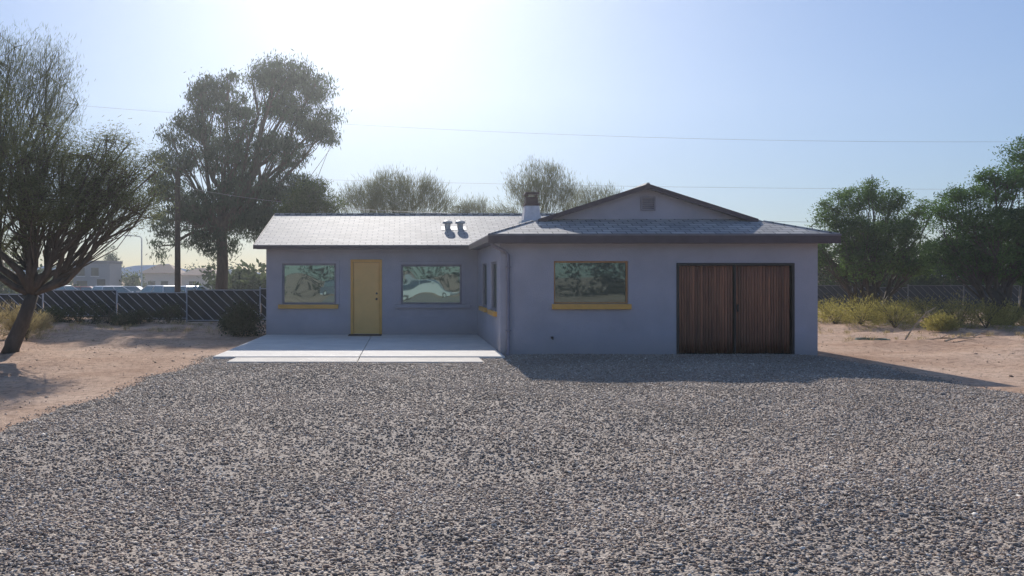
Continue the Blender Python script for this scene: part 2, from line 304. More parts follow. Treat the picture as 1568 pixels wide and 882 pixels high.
def slat(x0,x1):
    n=len(V); d=rng.uniform(0,.008); y0=YG+.03+d; y1=YG+.09
    nz=8; zz=np.linspace(z_lo,r-k-.008,nz)
    base=rng.choice([.6,.8,1,1.12,.72])*rng.uniform(.85,1.1); st=rng.uniform(.55,1.25)
    for i,z in enumerate(zz):
        for x,y in ((x0,y0),(x1,y0),(x1,y1),(x0,y1)):
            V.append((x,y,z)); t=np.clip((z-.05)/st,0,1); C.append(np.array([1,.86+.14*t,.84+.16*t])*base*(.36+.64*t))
    for i in range(nz-1):
        for q in range(4): Fq.append((n+i*4+q,n+i*4+(q+1)%4,n+i*4+4+(q+1)%4,n+i*4+4+q))
    e=n+(nz-1)*4; Fq.append((e,e+1,e+2,e+3)); Fq.append((n+3,n+2,n+1,n))
z_lo=.045
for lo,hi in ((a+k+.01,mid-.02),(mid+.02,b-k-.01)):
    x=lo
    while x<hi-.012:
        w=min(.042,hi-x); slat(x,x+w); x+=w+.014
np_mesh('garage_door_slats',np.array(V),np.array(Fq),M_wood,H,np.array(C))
m=MB(); m.box(mid-.018,mid+.018,YG+.015,YG+.09,.04,r-k-.005); m.box(mid+.04,mid+.065,YG-.01,YG+.028,.9,1.05); m.make('garage_door_astragal',M_dark,H)
def slab(nm,top,th,mat,parent=H):
    n=len(top); v=list(top)+[(x,y,z-th) for x,y,z in top]
    f=[tuple(range(n)),tuple(range(2*n-1,n-1,-1))]+[(i,i+n,(i+1)%n+n,(i+1)%n) for i in range(n)]
    return mesh(nm,v,f,mat,parent)
ex0,ex1,ey,ez,K=1.70,8.76,15.8,2.475,.32; mx_=(ex0+ex1)/2; rz=ez+K*(mx_-ex0)
gy=17.05; oy=16.85
def zs_(x): return ez+K*(min(x-ex0,ex1-x))
slab('roof_hip_front',[(ex0,ey,ez),(ex1,ey,ez),(ex1-(gy-ey),gy,ez+K*(gy-ey)),(ex0+(gy-ey),gy,ez+K*(gy-ey))],.07,M_rx)
h1=ex0+oy-ey
slab('roof_garage_left',[(ex0,ey,ez+.001),(h1,oy,zs_(h1)+.001),(mx_,oy,rz),(mx_,24.2,rz),(ex0,24.2,ez)],.07,M_ry)
h2=ex1-(oy-ey)
slab('roof_garage_right',[(ex1,ey,ez+.001),(ex1,27.6,ez),(mx_,27.6,rz),(mx_,oy,rz),(h2,oy,zs_(h2)+.001)],.07,M_ry)
ml,mr_=-4.0,5.4; me=2.455; ry=24.05; rzz=me+.322*(ry-20.7)
slab('roof_main_front',[(ml,20.7,me),(mr_,20.7,me),(mr_,ry,rzz),(ml,ry,rzz)],.07,M_rx)
slab('roof_main_back',[(ml,ry,rzz),(mr_,ry,rzz),(mr_,27.6,me-.05),(ml,27.6,me-.05)],.07,M_rx)
m=MB(); m.tube([(ml,ry,rzz-.005),(mr_-.3,ry,rzz-.005)],[.05,.05],6); m.tube([(mx_,oy,rz-.005),(mx_,27.5,rz-.005)],[.05,.05],6)
m.tube([(ex0,ey,ez-.005),(h1,oy,zs_(h1)-.005)],[.03,.03],6); m.tube([(ex1,ey,ez-.005),(h2,oy,zs_(h2)-.005)],[.03,.03],6); m.make('ridge_caps',M_ry,H)
g1=ex0+gy-ey; g2=ex1-(gy-ey)
mesh('gable_wall',[(g1,gy-.01,zs_(g1)-.03),(g2,gy-.01,zs_(g2)-.03),(mx_,gy-.01,rz-.04)],[(0,1,2)],M_wall,H)
def rake(nm,xa,za,xb,zb,y,h=.095,t=.03):
    v=[];
    for yy_ in (y-t,y): v+=[(xa,yy_,za-h),(xb,yy_,zb-h),(xb,yy_,zb+.01),(xa,yy_,za+.01)]
    mesh(nm,v,[(0,1,2,3),(7,6,5,4),(0,4,5,1),(1,5,6,2),(2,6,7,3),(3,7,4,0)],M_trim,H)
rake('gable_rake_left',h1+.12,zs_(h1+.12),mx_,rz,oy-.002); rake('gable_rake_right',mx_,rz,h2-.12,zs_(h2-.12),oy-.002)
m=MB(); vx=5.28; m.box(vx-.16,vx-.13,gy-.045,gy,3.05,3.36); m.box(vx+.13,vx+.16,gy-.045,gy,3.05,3.36); m.box(vx-.13,vx+.13,gy-.045,gy,3.33,3.36); m.box(vx-.13,vx+.13,gy-.045,gy,3.05,3.08)
for i in range(6):
    z=3.09+i*.04; n=len(m.v); m.v+=[(vx-.13,gy-.04,z),(vx+.13,gy-.04,z),(vx+.13,gy-.012,z+.028),(vx-.13,gy-.012,z+.028)]; m.f.append((n,n+1,n+2,n+3))
m.make('gable_vent',M_frame,H)
m=MB(); zb=2.29
m.box(ex0-.02,ex1+.02,ey-.025,ey,zb,ez-.005); m.box(ex0-.02,ex0,ey,20.72,zb+.03,ez-.03); m.box(ex1,ex1+.02,ey,27.6,zb+.03,ez-.03)
m.box(ml,ex0-.02,20.67,20.70,me-.10,me-.012); m.make('fascia_boards',M_trim,H)
v=[(ml-.012,20.7,me-.10),(ml-.012,ry,rzz-.10),(ml-.012,27.6,me-.15),(ml-.012,27.6,me-.04),(ml-.012,ry,rzz+.01),(ml-.012,20.7,me+.01)]
v2=[(x+.03,y,z) for x,y,z in v]; mesh('left_rake_board',v+v2,[(0,1,4,5),(1,2,3,4),(6,11,10,7),(7,10,9,8),(0,5,11,6),(5,4,10,11),(4,3,9,10),(0,6,7,1),(1,7,8,2),(2,8,9,3)],M_trim,H)
m=MB(); m.box(ex0,ex1,ey,YG+.0,zb+.01,zb+.03); m.box(ex0,XW,YG,20.7,zb+.04,zb+.055); m.box(8.48,ex1,YG,27.5,zb+.04,zb+.055); m.box(ml+.02,XW,20.7,YL,me-.09,me-.075)
m.make('soffits',M_soff,H)
m=MB(); m.box(ex0-.03,ex1+.03,ey-.032,ey-.026,ez-.03,ez+.006); m.box(ml,ex0-.03,20.655,20.669,me-.03,me+.004); m.make('drip_edge',simple('drip_edge_metal',(.16,.15,.17),.5),H)
def frustum(m,x,y,z0,z1,a0,a1):
    n=len(m.v); m.v+=[(x-a0,y-a0,z0),(x+a0,y-a0,z0),(x+a0,y+a0,z0),(x-a0,y+a0,z0),(x-a1,y-a1,z1),(x+a1,y-a1,z1),(x+a1,y+a1,z1),(x-a1,y+a1,z1)]
    m.f+=[tuple(n+i for i in q) for q in [(0,3,2,1),(4,5,6,7),(0,1,5,4),(1,2,6,5),(2,3,7,6),(3,0,4,7)]]
cx_,cy_=2.90,18.0
m=MB(); frustum(m,cx_,cy_,2.70,3.24,.235,.155); m.make('chimney_stack',simple('chimney_stucco',(.66,.64,.66),.9,bump=.4),H,.01)
m=MB(); frustum(m,cx_,cy_,3.241,3.30,.17,.165); frustum(m,cx_-.0,cy_,3.301,3.44,.14,.135); frustum(m,cx_,cy_,3.50,3.55,.17,.15)
for sx_ in(-1,1):
    for sy_ in(-1,1): m.box(cx_+sx_*.11-.015,cx_+sx_*.11+.015,cy_+sy_*.11-.015,cy_+sy_*.11+.015,3.44,3.50)
m.make('chimney_cap',M_chimb,H,.005)
m=MB(); frustum(m,cx_,cy_,2.70,2.90,.30,.25); m.make('chimney_flashing',M_galv,H)
for i,vxp in enumerate((1.22,1.58)):
    zr=me+.322*(22.4-20.7); m=MB()
    m.tube([(vxp,22.4,zr-.05),(vxp,22.4,zr+.13)],[.085,.085],16); m.tube([(vxp,22.4,zr+.13),(vxp,22.4,zr+.14),(vxp,22.4,zr+.20),(vxp,22.4,zr+.24)],[.09,.145,.135,.05],16)
    n=len(m.v); m.v+=[(vxp-.17,22.23,zr-.045),(vxp+.17,22.23,zr-.045),(vxp+.17,22.57,zr+.065),(vxp-.17,22.57,zr+.065)]; m.f.append((n,n+1,n+2,n+3))
    m.make('roof_vent_%d'%(i+1),M_ventm,H)
m=MB(); m.tube([(1.76,15.86,2.30),(1.80,15.9,2.24),(2.04,16.02,2.14),(2.12,16.045,2.06),(2.12,16.045,.12),(2.10,15.98,.05),(2.08,15.86,.03)],[.035]*7,8)
for z in(.5,1.8): m.box(2.07,2.17,16.0,16.1,z,z+.03)
m.make('downspout',simple('downspout_paint',(.22,.2,.24),.5),H,0,True)
m=MB(); m.box(3.0,3.04,16.03,16.1,.35,.39); m.tube([(3.02,16.09,.37),(3.02,16.0,.37),(3.02,15.98,.33)],[.012,.012,.01],6); m.make('hose_bib',M_dark,H)
PT=empty('patio')
box('slab_left',-3.75,-.89,15.3,YL,-.05,.06,M_conc,PT,.008); box('slab_right',-.875,1.955,15.3,YL,-.05,.062,M_conc,PT,.008)
box('strip_left',-3.3,-.89,14.5,15.285,-.05,.045,M_conc2,PT,.01); box('strip_right',-.875,1.45,14.5,15.285,-.05,.043,M_conc2,PT,.01)
box('doormat',-1.5,-.62,20.62,21.1,.064,.08,M_mat,None,.004)
# ---------------------------------------------------------------- vegetation
def leaf_mesh(name,cen,dirs,l,w,cols,parent,mat=M_leaf):
    n=len(cen); d=dirs/np.linalg.norm(dirs,axis=1)[:,None]; a=np.cross(d,rng.normal(size=(n,3))); a/=np.linalg.norm(a,axis=1)[:,None]+1e-9
    l=l*rng.uniform(.6,1.3,n)[:,None]; w=w*rng.uniform(.6,1.3,n)[:,None]
    v=np.stack([cen-d*l/2,cen+a*w/2,cen+d*l/2,cen-a*w/2],1).reshape(-1,3)
    return np_mesh(name,v,np.arange(n*4).reshape(n,4),mat,parent,np.repeat(cols,4,0))
def tree(name,base,clumps,trunk_r,fork,nclus,nleaf,rc,l,w,c0,c1,mode='random',bark=None,twigs=14,sides=6,flat=.75,stems=1,lean=0):
    E=empty(name); wood=MB(); b=Vector(base); bark=bark or M_bark
    cen=[];cc=[];dd=[]
    wt=np.array([c[6]*(c[3]*c[4]*c[5])**.6 for c in clumps]); wt/=wt.sum()
    fk=b+Vector((rng.normal()*.1+lean,rng.normal()*.1,fork))
    tp=[b+Vector((0,0,-.1)),b.lerp(fk,.15),b.lerp(fk,.55)+Vector((rng.normal()*.06,0,0)),fk]
    wood.tube(tp,[trunk_r*1.5,trunk_r*1.1,trunk_r*.95,trunk_r*.85],10)
    for ci,c in enumerate(clumps):
        C=Vector(c[:3]); st=fk.copy()
        if stems>1: st=b+Vector((rng.normal()*.12,rng.normal()*.12,.02))
        d=C-st; pts=[st]; rb=trunk_r*(.35+.4*min(1,wt[ci]*len(clumps)/2)); nseg=5
        for i in range(1,nseg+1):
            t=i/nseg; q=st+d*t+Vector((rng.normal(),rng.normal(),rng.normal()))*d.length*.035; q.z+=math.sin(t*math.pi)*d.length*.07*(-1 if C.z>st.z+1 else 1); pts.append(q)
        wood.tube(pts,[rb*(1-.75*i/nseg) for i in range(nseg+1)],sides)
        ncl=max(3,int(nclus*wt[ci])); u=rng.normal(size=(ncl,3)); u/=np.linalg.norm(u,axis=1)[:,None]; rad=rng.uniform(.25,1,ncl)**.55
        pos=np.array(C)+u*rad[:,None]*np.array(c[3:6])*rng.uniform(.8,1.12,(ncl,1))
        for k in range(min(twigs,ncl)):
            s=pts[rng.integers(2,len(pts))]; e=Vector(pos[k]); mdd=s.lerp(e,.5)+Vector((rng.normal(),rng.normal(),rng.normal()))*.08*(e-s).length
            wood.tube([s,mdd,e],[rb*.22,rb*.13,.006],4,False)
        nl=rng.poisson(nleaf,ncl); idx=np.repeat(np.arange(ncl),nl); sz=rng.uniform(.6,1.25,ncl)[idx][:,None]
        off=rng.normal(size=(len(idx),3))*rc*sz*np.array([1,1,flat]); pc=pos[idx]+off; cen.append(pc)
        tone=rng.uniform(0,1,ncl)[idx][:,None]*.7+rng.uniform(0,1,(len(idx),1))*.3
        cc.append(np.array(c0)*(1-tone)+np.array(c1)*tone)
        if mode=='random': dn=rng.normal(size=(len(idx),3))
        elif mode=='droop': dn=rng.normal(size=(len(idx),3))*.5+np.array([0,0,-1])
        elif mode=='spray':
            cd=rng.normal(size=(ncl,3)); cd[:,2]*=.6; dn=cd[idx]*.8+rng.normal(size=(len(idx),3))*.6
        else:
            dn=(pc-np.array(fk)); dn/=np.linalg.norm(dn,axis=1)[:,None]; dn=dn+rng.normal(size=dn.shape)*.35+np.array([0,0,.25])
        dd.append(dn)
    wood.make('trunk_and_limbs',bark,E,0,True)
    leaf_mesh('foliage',np.concatenate(cen),np.concatenate(dd),l,w,np.concatenate(cc),E)
    return E
def CL(Y,lst):
    out=[]
    for t in lst:
        px,py,rx,ry,wt=t[:5]; dy=t[5] if len(t)>5 else rng.uniform(-.3,.3); x,y,z=P(px,py,Y); s=F/Y
        a,b_=rx/s,ry/s; out.append((x,y+dy*a,z,a,a*.9,b_,wt))
    return out
def gbase(px,Y): x=(px-CX)/F*Y; return (x,Y,float(gz(x,Y)))
tree('eucalyptus_tree',gbase(338,40),CL(40,[(316,145,34,28,1.2),(300,190,32,28,1),(350,122,18,16,.6),(370,185,32,36,1),(398,118,20,20,.7),(440,120,40,28,1.4),(482,135,26,26,1),(478,185,40,22,1),(430,165,34,26,1),(496,212,24,16,.8),(428,232,44,26,1.1),(345,240,48,32,1),(276,245,34,26,.9),(255,290,34,24,.8),(300,320,48,30,1.1),(370,300,52,36,1.3),(440,290,50,26,1.1),(330,372,34,24,.8),(400,345,54,26,1.1),(258,345,26,28,.6),(266,205,18,14,.5),(235,245,14,12,.3),(300,370,24,20,.4),(440,335,40,26,.8),(248,380,18,20,.25)]),
     .30,4.2,1400,52,.24,.24,.052,(.026,.038,.028),(.09,.12,.075),'droop',twigs=16,flat=.65)
tree('mesquite_tree',gbase(14,16.7),CL(16.7,[(-40,190,70,70,.6),(30,255,75,50,1),(110,245,65,42,1,.6),(60,310,85,36,1.1),(150,292,60,38,1.0,.3),(188,262,44,30,.7),(205,318,50,24,.7),(-60,300,70,60,.9),(110,335,60,26,.6),(228,250,28,20,.35),(172,215,38,26,.4),(20,365,50,22,.5),(-90,380,60,50,.8),(240,295,26,18,.3),(165,342,44,16,.3),(60,200,50,26,.4)]),
     .15,1.25,1500,58,.17,.085,.013,(.055,.07,.03),(.19,.20,.10),'spray',twigs=60,flat=.7,stems=1,lean=.25)
tree('palo_verde_tree',gbase(-40,19.5),CL(19.5,[(10,110,60,50,1),(75,110,45,38,.9),(50,170,60,45,1),(-50,130,60,60,1),(105,160,30,32,.5),(-20,210,60,50,.9),(20,75,40,22,.4)]),
     .12,1.6,440,44,.22,.15,.009,(.06,.075,.04),(.15,.17,.10),'radial',bark=M_barkl,twigs=60,flat=1)
def twiggy(name,px,Y,lst,c0=(.07,.08,.04),c1=(.18,.19,.11),ncl=260,nl=36,l=.32,w=.014,rc=.2):
    tree(name,gbase(px,Y),CL(Y,lst),.08,.9,ncl,nl,rc,l,w,c0,c1,'radial',bark=M_barkl,twigs=50,flat=1)
twiggy('palo_verde_tree',605,33,[(560,300,36,28,.8),(600,285,38,24,1),(640,295,38,26,.9),(668,310,28,22,.7),(535,312,26,20,.6),(605,315,60,20,.8)],ncl=340)
twiggy('palo_verde_tree',838,34,[(800,285,28,24,.8),(835,268,32,26,1),(865,290,24,24,.8),(830,305,50,20,.8)],ncl=230,l=.26)
twiggy('palo_verde_tree',925,38,[(890,305,26,16,.6),(925,300,26,12,.7),(770,322,26,12,.5),(905,320,50,12,.5)],ncl=130)
twiggy('palo_verde_tree',725,42,[(700,325,24,12,.6),(725,318,20,14,.6),(745,327,18,9,.4)],ncl=100)
tree('mesquite_tree',gbase(480,31),CL(31,[(475,300,30,26,1),(500,318,28,20,.8),(455,325,30,22,.8),(490,290,14,12,.4)]),.12,1.5,150,80,.2,.12,.03,(.04,.06,.025),(.13,.16,.06),twigs=20)
tree('mesquite_tree',gbase(1335,30),CL(30,[(1275,325,30,22,1),(1320,302,30,18,1),(1365,308,32,20,1),(1300,360,42,28,1.2),(1360,358,48,30,1.2),(1405,335,26,20,.8),(1262,385,28,28,.8),(1320,400,50,28,.8),(1390,400,40,28,.8),(1345,284,16,10,.4),(1245,345,12,14,.3),(1420,312,12,9,.25),(1285,298,12,8,.2)]),
     .15,1.3,560,78,.15,.11,.035,(.035,.065,.022),(.15,.23,.07),twigs=30,stems=2)
tree('mesquite_tree',gbase(1530,26),CL(26,[(1535,285,38,26,1),(1590,250,44,42,1),(1482,300,34,18,.9),(1452,330,30,22,.8),(1500,345,50,30,1.1),(1560,345,50,34,1.1),(1460,385,42,30,.9),(1530,400,60,32,1),(1600,400,60,50,1),(1568,240,14,16,.4),(1512,270,18,12,.4),(1620,320,50,60,1)]),
     .17,1.3,760,78,.155,.11,.035,(.03,.06,.02),(.12,.20,.06),twigs=30,stems=2)
tree('mesquite_tree',gbase(1435,44),CL(44,[(1300,400,70,26,1),(1400,395,60,26,1),(1480,390,60,30,1),(1560,390,60,40,1),(1250,410,30,22,.7),(1350,425,90,20,1),(1500,430,90,24,1),(1290,440,60,18,.8),(1430,440,80,18,.8)]),
     .15,1.0,440,70,.35,.2,.085,(.025,.04,.018),(.075,.11,.04),twigs=10)
def bush(name,x,y,h,r,n,l,w,c0,c1,mode='radial'):
    z=float(gz(x,y)); E=empty(name); wd=MB()
    for k in range(14):
        t=rng.uniform(0,6.28); q=rng.uniform(.3,.9)*r; wd.tube([(x,y,z-.02),(x+math.cos(t)*q*.4,y+math.sin(t)*q*.4,z+h*.45),(x+math.cos(t)*q,y+math.sin(t)*q,z+h*.85)],[.012,.009,.003],4,False)
    wd.make('stems',M_bark,E)
    nc=max(14,n//45); u=rng.normal(size=(nc,3)); u/=np.linalg.norm(u,axis=1)[:,None]; u[:,2]=np.abs(u[:,2]); rr=rng.uniform(.3,1,nc)[:,None]**.5
    pc=np.array([x,y,z+h*.1])+u*rr*np.array([r,r,h*.85])*rng.uniform(.75,1.15,(nc,1)); idx=np.repeat(np.arange(nc),45)
    c=pc[idx]+rng.normal(size=(len(idx),3))*r*.13; c[:,2]=np.maximum(c[:,2],z+.02)
    d=(c-np.array([x,y,z-.2])); d/=np.linalg.norm(d,axis=1)[:,None]; d+=rng.normal(size=d.shape)*(.4 if mode=='radial' else 2)
    tn=rng.uniform(0,1,nc)[idx][:,None]*.6+rng.uniform(0,1,(len(idx),1))*.4
    leaf_mesh('foliage',c,d,l,w,np.array(c0)*(1-tn)+np.array(c1)*tn,E); return E
dk0,dk1=(.02,.03,.018),(.06,.075,.035); cr0,cr1=(.15,.135,.035),(.44,.38,.13); dr0,dr1=(.18,.14,.07),(.42,.34,.18)
bush('shrub',-4.45,21.6,1.02,.6,5000,.07,.03,dk0,dk1,'r'); bush('shrub',-4.9,22.6,.85,.5,2500,.07,.03,dk0,dk1,'r')
for px,Yb,h,r in [(120,27.3,.8,.8),(165,27.6,.7,.7),(215,27.2,.5,.6),(258,27.5,.8,.6),(190,26.6,.4,.5),(85,26.5,.6,.6)]:
    bush('shrub',(px-CX)/F*Yb,Yb,h,r,2000,.08,.025,dk0,dk1,'r')
for px,Yb,h,r in [(40,20.5,.95,.55),(22,23,1.0,.8),(-20,20,1,.8),(60,24,.6,.5)]:
    bush('dry_shrub',(px-CX)/F*Yb,Yb,h,r,2200,.14,.012,dr0,dr1)
for px,Yb,h,r in [(1318,25.5,.85,.85),(1370,25,.9,.95),(1420,26,.9,.95),(1468,24.5,.95,.95),(1510,24,.9,.9),(1545,25,.75,.8),(1280,27,.9,.9),(1262,28.5,.85,.85),(1400,28,1.0,1.0),(1440,23.2,.5,.45),(1340,28.5,1.0,1.0),(1600,25,.8,.9)]:
    bush('creosote_shrub',(px-CX)/F*Yb,Yb,h,r,3400,.085,.016,cr0,cr1)
def tufts(name,pts,h,c0,c1,k=26):
    b=np.repeat(pts,k,0); n=len(b); d=rng.normal(size=(n,3))*.45+np.array([0,0,1]); hh=h
    leaf_mesh(name,b+d/np.linalg.norm(d,axis=1)[:,None]*hh/2+rng.normal(size=(n,3))*np.array([.05,.05,0]),d,hh,.008,np.array(c0)+rng.uniform(0,1,(n,1))*(np.array(c1)-np.array(c0)),None)
tx=np.concatenate([rng.uniform(-13,-5,90),rng.uniform(10,22,160)]); ty=np.concatenate([rng.uniform(22,28,90),rng.uniform(19,31,160)])
tufts('dry_grass',np.stack([tx,ty,gz(tx,ty)],-1),.16,dr0,dr1)
m=MB()
for k in range(10):
    x0,y0=rng.uniform(12.5,16.8),rng.uniform(18.0,20.4); t=rng.uniform(-.9,.9); L_=rng.uniform(.7,1.9); z0=float(gz(x0,y0))+.03
    x1,y1=x0+L_*math.cos(t),y0+L_*math.sin(t)*.5; xm,ym=(x0+x1)/2+rng.normal()*.1,(y0+y1)/2+rng.normal()*.1
    m.tube([(x0,y0,z0),(xm,ym,float(gz(xm,ym))+.07),(x1,y1,float(gz(x1,y1))+.04)],[.024,.017,.007],5)
    for j in range(3):
        t2=rng.uniform(-1.3,1.3); q=rng.uniform(.2,.45); m.tube([(xm,ym,float(gz(xm,ym))+.07),(xm+q*math.cos(t2),ym+q*math.sin(t2),float(gz(xm,ym))+rng.uniform(.05,.25))],[.012,.004],4)
bx,by,_=P(1385,520,19.5)
m.tube([(bx,by,.03),(bx+.35,by+.2,.36),(bx+.75,by+.3,.72),(bx+1.1,by+.45,.86)],[.02,.016,.011,.004],5)
for k in range(6):
    t=rng.uniform(.2,.9); m.tube([(bx+.85*t,by+.3*t,.03+.75*t),(bx+.85*t+rng.uniform(-.1,.35),by+.3*t+rng.normal()*.15,.03+.75*t+rng.uniform(-.15,.3))],[.01,.003],4)
m.make('fallen_branches',simple('dry_wood',(.42,.32,.22),.9))
m=MB(); hx,hy=(1335-CX)/F*19.6,19.6; pts=[]
for i in range(90):
    t=i/90*6*math.pi; q=.24+.05*math.sin(t*.31)+.02*i/90; pts.append((hx+q*1.4*math.cos(t),hy+q*math.sin(t),float(gz(hx,hy))+.03+.0006*i*.5+.008*math.sin(t*1.7)))
m.tube(pts,[.01]*90,6); m.make('garden_hose',simple('hose_rubber',(.05,.12,.08),.5))
# ---------------------------------------------------------------- fences
def fence(name,xa,xb,y,h,panel,mat=M_fwhite):
    E=empty(name); d=MB(); w=MB(); n=max(1,round((xb-xa)/panel)); pw=(xb-xa)/n
    for i in range(n):
        a=xa+i*pw; b=a+pw; z=float(gz(a,y))
        w.tube([(a,y,z),(a,y,z+h+.06)],[.025,.025],8)
        w.box(a+.03,b-.03,y-.012,y+.012,z+h-.03,z+h); w.box(a+.03,b-.03,y-.012,y+.012,z+.08,z+.11)
        d.box(a+.03,b-.03,y+.02,y+.028,z+.04,z+h-.005)
        x=a-h
        while x<b:
            x0,x1=x,x+h*.9; t0=max(0,(a+.05-x0)/(x1-x0)); t1=min(1,(b-.05-x0)/(x1-x0))
            if t1>t0+.05:
                zt=lambda t: z+h-.05-(h-.17)*t; X_=lambda t:x0+(x1-x0)*t
                k=len(w.v)
                for yy_ in (y-.012,y-.002): w.v+=[(X_(t0)-.019,yy_,zt(t0)),(X_(t0)+.019,yy_,zt(t0)),(X_(t1)+.019,yy_,zt(t1)),(X_(t1)-.019,yy_,zt(t1))]
                w.f+=[tuple(k+q for q in f_) for f_ in [(3,2,1,0),(4,5,6,7),(0,1,5,4),(2,3,7,6),(1,2,6,5),(3,0,4,7)]]
            x+=.36
    w.tube([(xb,y,0),(xb,y,h+.06)],[.03,.03],8)
    d.make('screen_panels',M_fdark,E); w.make('posts_rails_and_slats',mat,E)
fence('slatted_fence',-27,-7.9,28.9,1.05,2.6); fence('slatted_fence',-7.85,8,28.2,1.2,2.6); fence('slatted_fence',19,46,38,1.2,2.7,M_fshade)
fence('slatted_fence',8,19,38.2,1.2,2.7,M_fshade)
# ---------------------------------------------------------------- pole, wires, lamp
E=empty('utility_pole'); m=MB(); px_,py_,pz_=gbase(272,37); m.tube([(px_,py_,-.1),(px_,py_,6.6)],[.15,.12],10)
m.tube([(px_,py_-.14,5.9),(px_,py_-.3,5.9)],[.03,.04],6); m.tube([(px_,py_,6.6),(px_,py_,6.75)],[.04,.03],6)
m.make('pole_and_insulators',M_pole,E)
def wire(name,a,b,sag,r=.012):
    m=MB(); a=Vector(a);b=Vector(b); pts=[]
    for i in range(41):
        t=i/40; q=a.lerp(b,t); q.z-=sag*4*t*(1-t); pts.append(q)
    m.tube(pts,[r]*41,5); m.make(name,M_wire)
wire('power_line',P(-400,110,60),P(2100,205,60),2.4,.009); wire('power_line',P(-500,235,62),P(2200,285,62),1.2,.009)
wire('power_line',P(-300,60,30),(px_,py_,6.7),.4,.009); wire('power_line',(px_,py_-.3,5.9),(4.2,26,3.7),.35,.009); wire('power_line',P(900,332,90),P(2300,345,90),.5,.02)
E=empty('street_lamp'); m=MB(); sx_,sy_,sz_=gbase(217,82); m.tube([(sx_,sy_,sz_),(sx_,sy_,5.7),(sx_-.2,sy_,5.9),(sx_-1.2,sy_,6.0)],[.09,.06,.05,.04],8); m.box(sx_-1.8,sx_-1.1,sy_-.15,sy_+.15,5.92,6.06); m.make('mast_and_lamp_head',M_galv,E)
# ---------------------------------------------------------------- cars
def car(loc,rot,color,L_=4.5,Wd=1.8,Ht=1.48,suv=False):
    E=empty('parked_car'); mt=simple('car_paint',color,.25,metal=.1,var=.02); x=L_/2; y=Wd/2
    pr=[(-x,.35),(-x,.72),(-x+.12,.88),(-x+.9,.95),(x-1.25,.93),(x-.25,.78),(x,.62),(x,.32),(x-.35,.22),(-x+.35,.22)]
    n=len(pr); mid_=.58
    v=[]
    for s,ins,sc in((-1,.06,.97),(-1,0,1),(1,0,1),(1,.06,.97)):
        for a,b in pr: v.append((a*sc,s*(y-ins),mid_+(b-mid_)*(.96 if sc<1 else 1)))
    f=[tuple(range(n))[::-1],tuple(range(3*n,4*n))]
    for r_ in range(3):
        for i in range(n): f.append((r_*n+i,r_*n+(i+1)%n,(r_+1)*n+(i+1)%n,(r_+1)*n+i))
    mesh('body',v,f,mt,E,.03)
    back=-x+(.12 if suv else .55); tb=back+.28; fr=x-1.2; tf=fr-.75
    zb_,zt=.90,Ht-.05
    v=[(back,-y+.06,zb_),(fr,-y+.06,zb_),(fr,y-.06,zb_),(back,y-.06,zb_),(tb,-y+.26,zt),(tf,-y+.26,zt),(tf,y-.26,zt),(tb,y-.26,zt)]
    fb=[(0,1,5,4),(1,2,6,5),(2,3,7,6),(3,0,4,7),(4,5,6,7)]
    mesh('windows',v,fb,M_cglass,E,.02)
    v=[(tb-.05,-y+.22,zt+.002),(tf+.05,-y+.22,zt+.002),(tf+.05,y-.22,zt+.002),(tb-.05,y-.22,zt+.002),(tb+.1,-y+.34,Ht+.01),(tf-.12,-y+.34,Ht+.01),(tf-.12,y-.34,Ht+.01),(tb+.1,y-.34,Ht+.01)]
    mesh('roof',v,fb+[(3,2,1,0)],mt,E,.02)
    m=MB()
    for s in(-1,1):
        for (b0,t0) in ((back,tb),(fr,tf),((back+fr)/2,(tb+tf)/2)): m.tube([(b0,s*(y-.055),zb_),(t0,s*(y-.255),zt)],[.035,.03],5)
        m.box(fr-.25,fr-.1,s*(y+.1)-.09,s*(y+.1)+.09,.92,1.05)
    m.make('pillars_and_mirrors',mt,E)
    w=MB(); hb=MB()
    for wx in(-x+.85,x-.85):
        for s in(-1,1):
            w.tube([(wx,s*(y-.2),.33),(wx,s*(y+.015),.33)],[.33,.33],20); hb.tube([(wx,s*(y+.012),.33),(wx,s*(y+.03),.33)],[.2,.17],12)
    w.make('tyres',M_rub,E); hb.make('hubcaps',M_galv,E)
    m=MB()
    for s in(-1,1): m.box(x-.12,x+.01,s*(y-.3)-.17,s*(y-.3)+.17,.58,.7)
    m.make('headlights',M_white,E); m=MB()
    for s in(-1,1): m.box(-x-.01,-x+.1,s*(y-.25)-.14,s*(y-.25)+.14,.66,.8)
    m.make('tail_lights',simple('red_lens',(.4,.02,.02),.3),E)
    E.location=loc; E.rotation_euler=(0,0,rot)
def carat(px,Y,rot,c,suv=False): x,y,z=gbase(px,Y); car((x,y,z+.02),rot,c,suv=suv)
carat(96,60,1.2,(.8,.8,.81)); carat(176,62,.9,(.72,.74,.77)); carat(238,61,2.5,(.78,.78,.78),True); carat(268,68,.6,(.12,.13,.15)); carat(298,62,1.0,(.8,.8,.82)); carat(208,72,0,(.35,.36,.38),True); carat(40,70,.1,(.2,.25,.35)); carat(135,70,.2,(.4,.1,.08))
carat(1412,58,.1,(.75,.75,.75),True)
car((1.6,-16,0),0.25,(.62,.62,.62),suv=True); car((-4.5,-17.5,0),.1,(.12,.14,.18)); car((6.5,-18,0),-.1,(.3,.3,.32))
